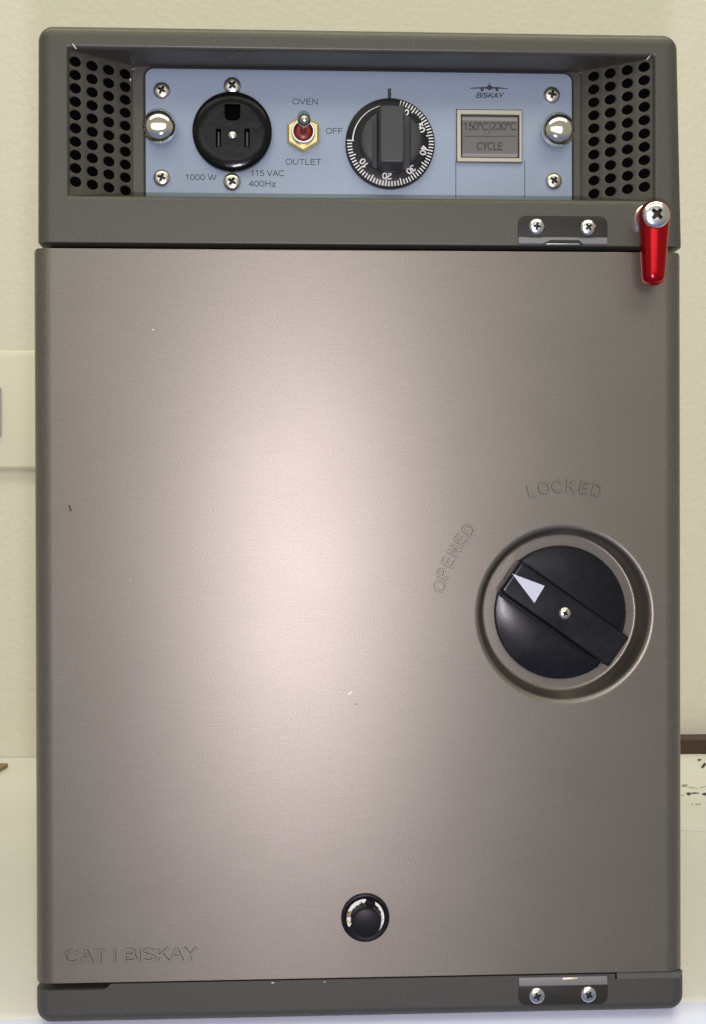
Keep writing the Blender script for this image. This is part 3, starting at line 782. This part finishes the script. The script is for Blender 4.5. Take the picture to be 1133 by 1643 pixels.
def worn(a0, a1, r0, r1, m):
    bm = bmesh.new(); prev = None; n_ = 36
    for k in range(n_ + 1):
        a = math.radians(a0 + (a1 - a0) * k / n_); e_ = min(k, n_ - k) / 2.0; tp = min(1, .35 + .65 * e_)
        mid = (r0 + r1) / 2; cur = []
        for rr_, sg in ((r0, -1), (r1, 1)):
            rad = mid + (rr_ - mid) * tp + random.uniform(-.28, .28)
            yy = -1.0 - max(0, (rad - (Rb - 3.9))) * .154 - .08
            cur.append(bm.verts.new((bc.x + rad * math.cos(a), yy, bc.z + rad * math.sin(a))))
        if prev: bm.faces.new((prev[0], cur[0], cur[1], prev[1]))
        prev = cur
    return obj('worn_mark', bm, m, bu_, recalc=False)
worn(88, 208, Rb - 4.0, Rb - 1.4, wm2); worn(-52, 58, Rb - 3.4, Rb - 1.5, wm2)

# --- base: lower body, upper strip, sloped cut at the right end
bm = bmesh.new(); ZS = 13.7
front_body(bm, -1.1, 282.5, ZT, ZS, 0, 320, (6.0, 6.0, 4.6, 0.02), (6.5, 6.5, .3, .3), 5.5)
xa, xb = at(176, 1580).x, at(987, 1565).x
prism(bm, [(xa + .4, DB - .35), (xa - .9, ZS + .9), (xa - 2.6, ZS + .01), (xb, ZS + .01), (xb, DB - .35)], 0, 16)
def wedge(bm, xx0, xx1):
    a = loop3(bm, [(xx0, .25, ZS + .01), (xx0, 1.3, DB - .3), (xx0, 16, DB - .3), (xx0, 16, ZS + .01)])
    b = loop3(bm, [(xx1 - 1.5, .25, ZS + .01), (xx1, 1.3, DB - .3), (xx1, 16, DB - .3), (xx1, 16, ZS + .01)])
    bridge(bm, a, b); bm.faces.new(a); bm.faces.new(b)
wedge(bm, xb + 1.0, 281.6)
base = obj('base', bm, M['base_paint'], oven)
for px_, w_ in ((438, .6), (521, .3)):
    bm = bmesh.new(); q = at(px_, 1577.3 - (px_ - 412) * .018); sheet(bm, [(q.x - w_, q.z - .16), (q.x + w_, q.z - .2), (q.x + w_ * .8, q.z + .12), (q.x - w_ * .9, q.z + .16)], -.05)
    obj('paint_nick', bm, M['fleck'], base, recalc=False)

# --- hinge plates above and below the door
def hinge(x0, x1, ztop, zbot, top, screws, yturn):
    h = bpy.data.objects.new('hinge_plate', None); COL.objects.link(h); h.parent = oven
    bm = bmesh.new(); zl = zbot + 3.7 if top else ztop - 3.6
    rad = (.3, .3, 3.4, 3.4) if top else (3.4, 3.4, .3, .3)
    if top: prism(bm, rrect(x0, x1, zl, ztop, rad), -.55, .2, .22)
    else: prism(bm, rrect(x0, x1, zbot, zl, rad), -.55, .2, .22)
    obj('plate', bm, M['plate'], h)
    bm = bmesh.new()
    if top: yz_extrude(bm, [(-.55, zl - .02), (-1.0, zl - .5), (-1.0, zbot + .9), (-.2, zbot + .25), (.2, zbot + .25), (.2, zl - .02)], x0 + .3, x1 - .3)
    else: yz_extrude(bm, [(-.75, zl + .02), (-.75, zl + .4), (-.2, ztop - .1), (3, ztop - .1), (3, zl + .02)], x0 + .3, x1 - .3)
    obj('leaf', bm, M['leaf'], h)
    bm = bmesh.new()
    if top:
        xm0, xm1 = at(872, 388).x, at(932, 388).x
        prism(bm, [(xm0 - 1, zbot + .5), (xm1 + 1, zbot + .5), (xm1 - 1, zbot + 2.4), (xm0 + 3, zbot + 2.4)], -1.25, -.4, .2)
        obj('latch_tongue', bm, M['plate'], h)
        bm = bmesh.new(); prism(bm, [(xm0 + 1, zbot + .35), (xm1 - 1, zbot + .35), (xm1 - 1, zbot + .75), (xm0 + 1, zbot + .75)], -1.6, -1.0, .1); obj('latch_pin', bm, M['zinc'], h)
    else:
        xm0, xm1 = at(902, 1569).x, at(927, 1569).x
        prism(bm, [(xm0, ztop - 1.9), (xm1, ztop - 1.9), (xm1, ztop - .35), (xm0, ztop - .35)], -.6, 2.0, .3); obj('latch_pin', bm, mat('yellow_glint_metal', (0.85, 0.80, 0.55), 0.35, 1.0), h)  # small pale metal block added as the yellow reflection on the leaf
    for (px, py), t_ in zip(screws, yturn):
        q = at(px, py, -.55); screw(SCREW_HINGE, (q.x, -.55, q.z), h, t_)
hinge(at(831, 370).x, at(974.5, 370).x, at(905, 347).z, HB + .2, True, ((861, 364), (943.5, 365.5)), (.15, .9))
hinge(at(832, 1590).x, at(975, 1590).x, at(905, 1567).z, at(905, 1611.5).z, False, ((861.5, 1597), (944, 1595)), (1.2, .5))

# --- red swivel lever that locks the door
rl = bpy.data.objects.new('swivel_lever', None); COL.objects.link(rl); rl.parent = oven
yc = -8.5
T = at(1050, 346, yc); Bp = at(1048, 459, yc)
bm = bmesh.new(); rings = []; NSE = 40
Ztop = T.z + 24 * px_mm(yc); Zbot = Bp.z; Lz = Ztop - Zbot
def lev_w(t):                                   # half width along the lever, t from 0 (top) to 1 (tip)
    wtop, wbot = 6.75, 4.9
    wv = wtop + (wbot - wtop) * min(1, max(0, (t - .15) / .75))
    d0, d1 = t * Lz, (1 - t) * Lz
    if d0 < 6.4: wv *= math.sqrt(max(0, 1 - ((6.4 - d0) / 6.4) ** 2))
    if d1 < 4.6: wv *= math.sqrt(max(0, 1 - ((4.6 - d1) / 4.6) ** 2)) * .75 + .25 * min(1, d1 / 4.6 * 3)
    return wv
ts = sorted(set([0.0004, .004, .012, .025] + [k / 40 for k in range(2, 39)] + [.965, .98, .99, .996, .9995]))
for t in ts:
    wv = lev_w(t); z = Ztop - t * Lz; xc = T.x + (Bp.x - T.x) * t; dep = 6.6 * (wv / 6.45) ** .8
    ring = []
    for k in range(NSE):
        a = 2 * math.pi * k / NSE; cx_, sy_ = math.cos(a), math.sin(a)
        ring.append((xc + wv * math.copysign(abs(cx_) ** .8, cx_), yc + dep * math.copysign(abs(sy_) ** .9, sy_), z))
    rings.append(loop3(bm, ring))
for a, b in zip(rings, rings[1:]): bridge(bm, a, b)
bm.faces.new(rings[0]); bm.faces.new(rings[-1])
obj('lever_body', bm, M['red'], rl, angle=60)
bm = bmesh.new(); lathe(bm, [(0, 0), (6.5, 0), (6.5, -2.6), (6.1, -3.0), (0, -3.0)], (T.x - .6, 0, T.z), 40); obj('washer', bm, M['zinc'], rl)
q = at(1052, 345, yc - 6.6)
screw(screw_mesh('lever_screw', 5.75, 2.2, M['zinc']), (q.x, yc - 6.9, q.z), rl, .75)

# --- bare-metal wear on the corners of the recess
def wear(pts, y):
    bm = bmesh.new(); sheet(bm, [(at(px, py, y).x, at(px, py, y).z) for px, py in pts], y)
    obj('worn_corner', bm, M['zinc'], housing, recalc=False)
wear([(115.5, 69.5), (118, 70.5), (121, 75), (123.5, 79), (121.5, 78.5), (118, 74)], -.05)
wear([(1044, 88.5), (1042, 89.5), (1038, 94), (1036, 97), (1038.5, 96), (1042, 92.5)], -.05)
wear([(209, 111), (214, 109.8), (219, 110.2), (214, 111.8)], 21.2)
wear([(928, 116.5), (933, 115), (938, 116), (933, 118)], 21.2)
wear([(209, 126), (210.4, 127), (209.6, 131), (208.6, 129)], 20.6)
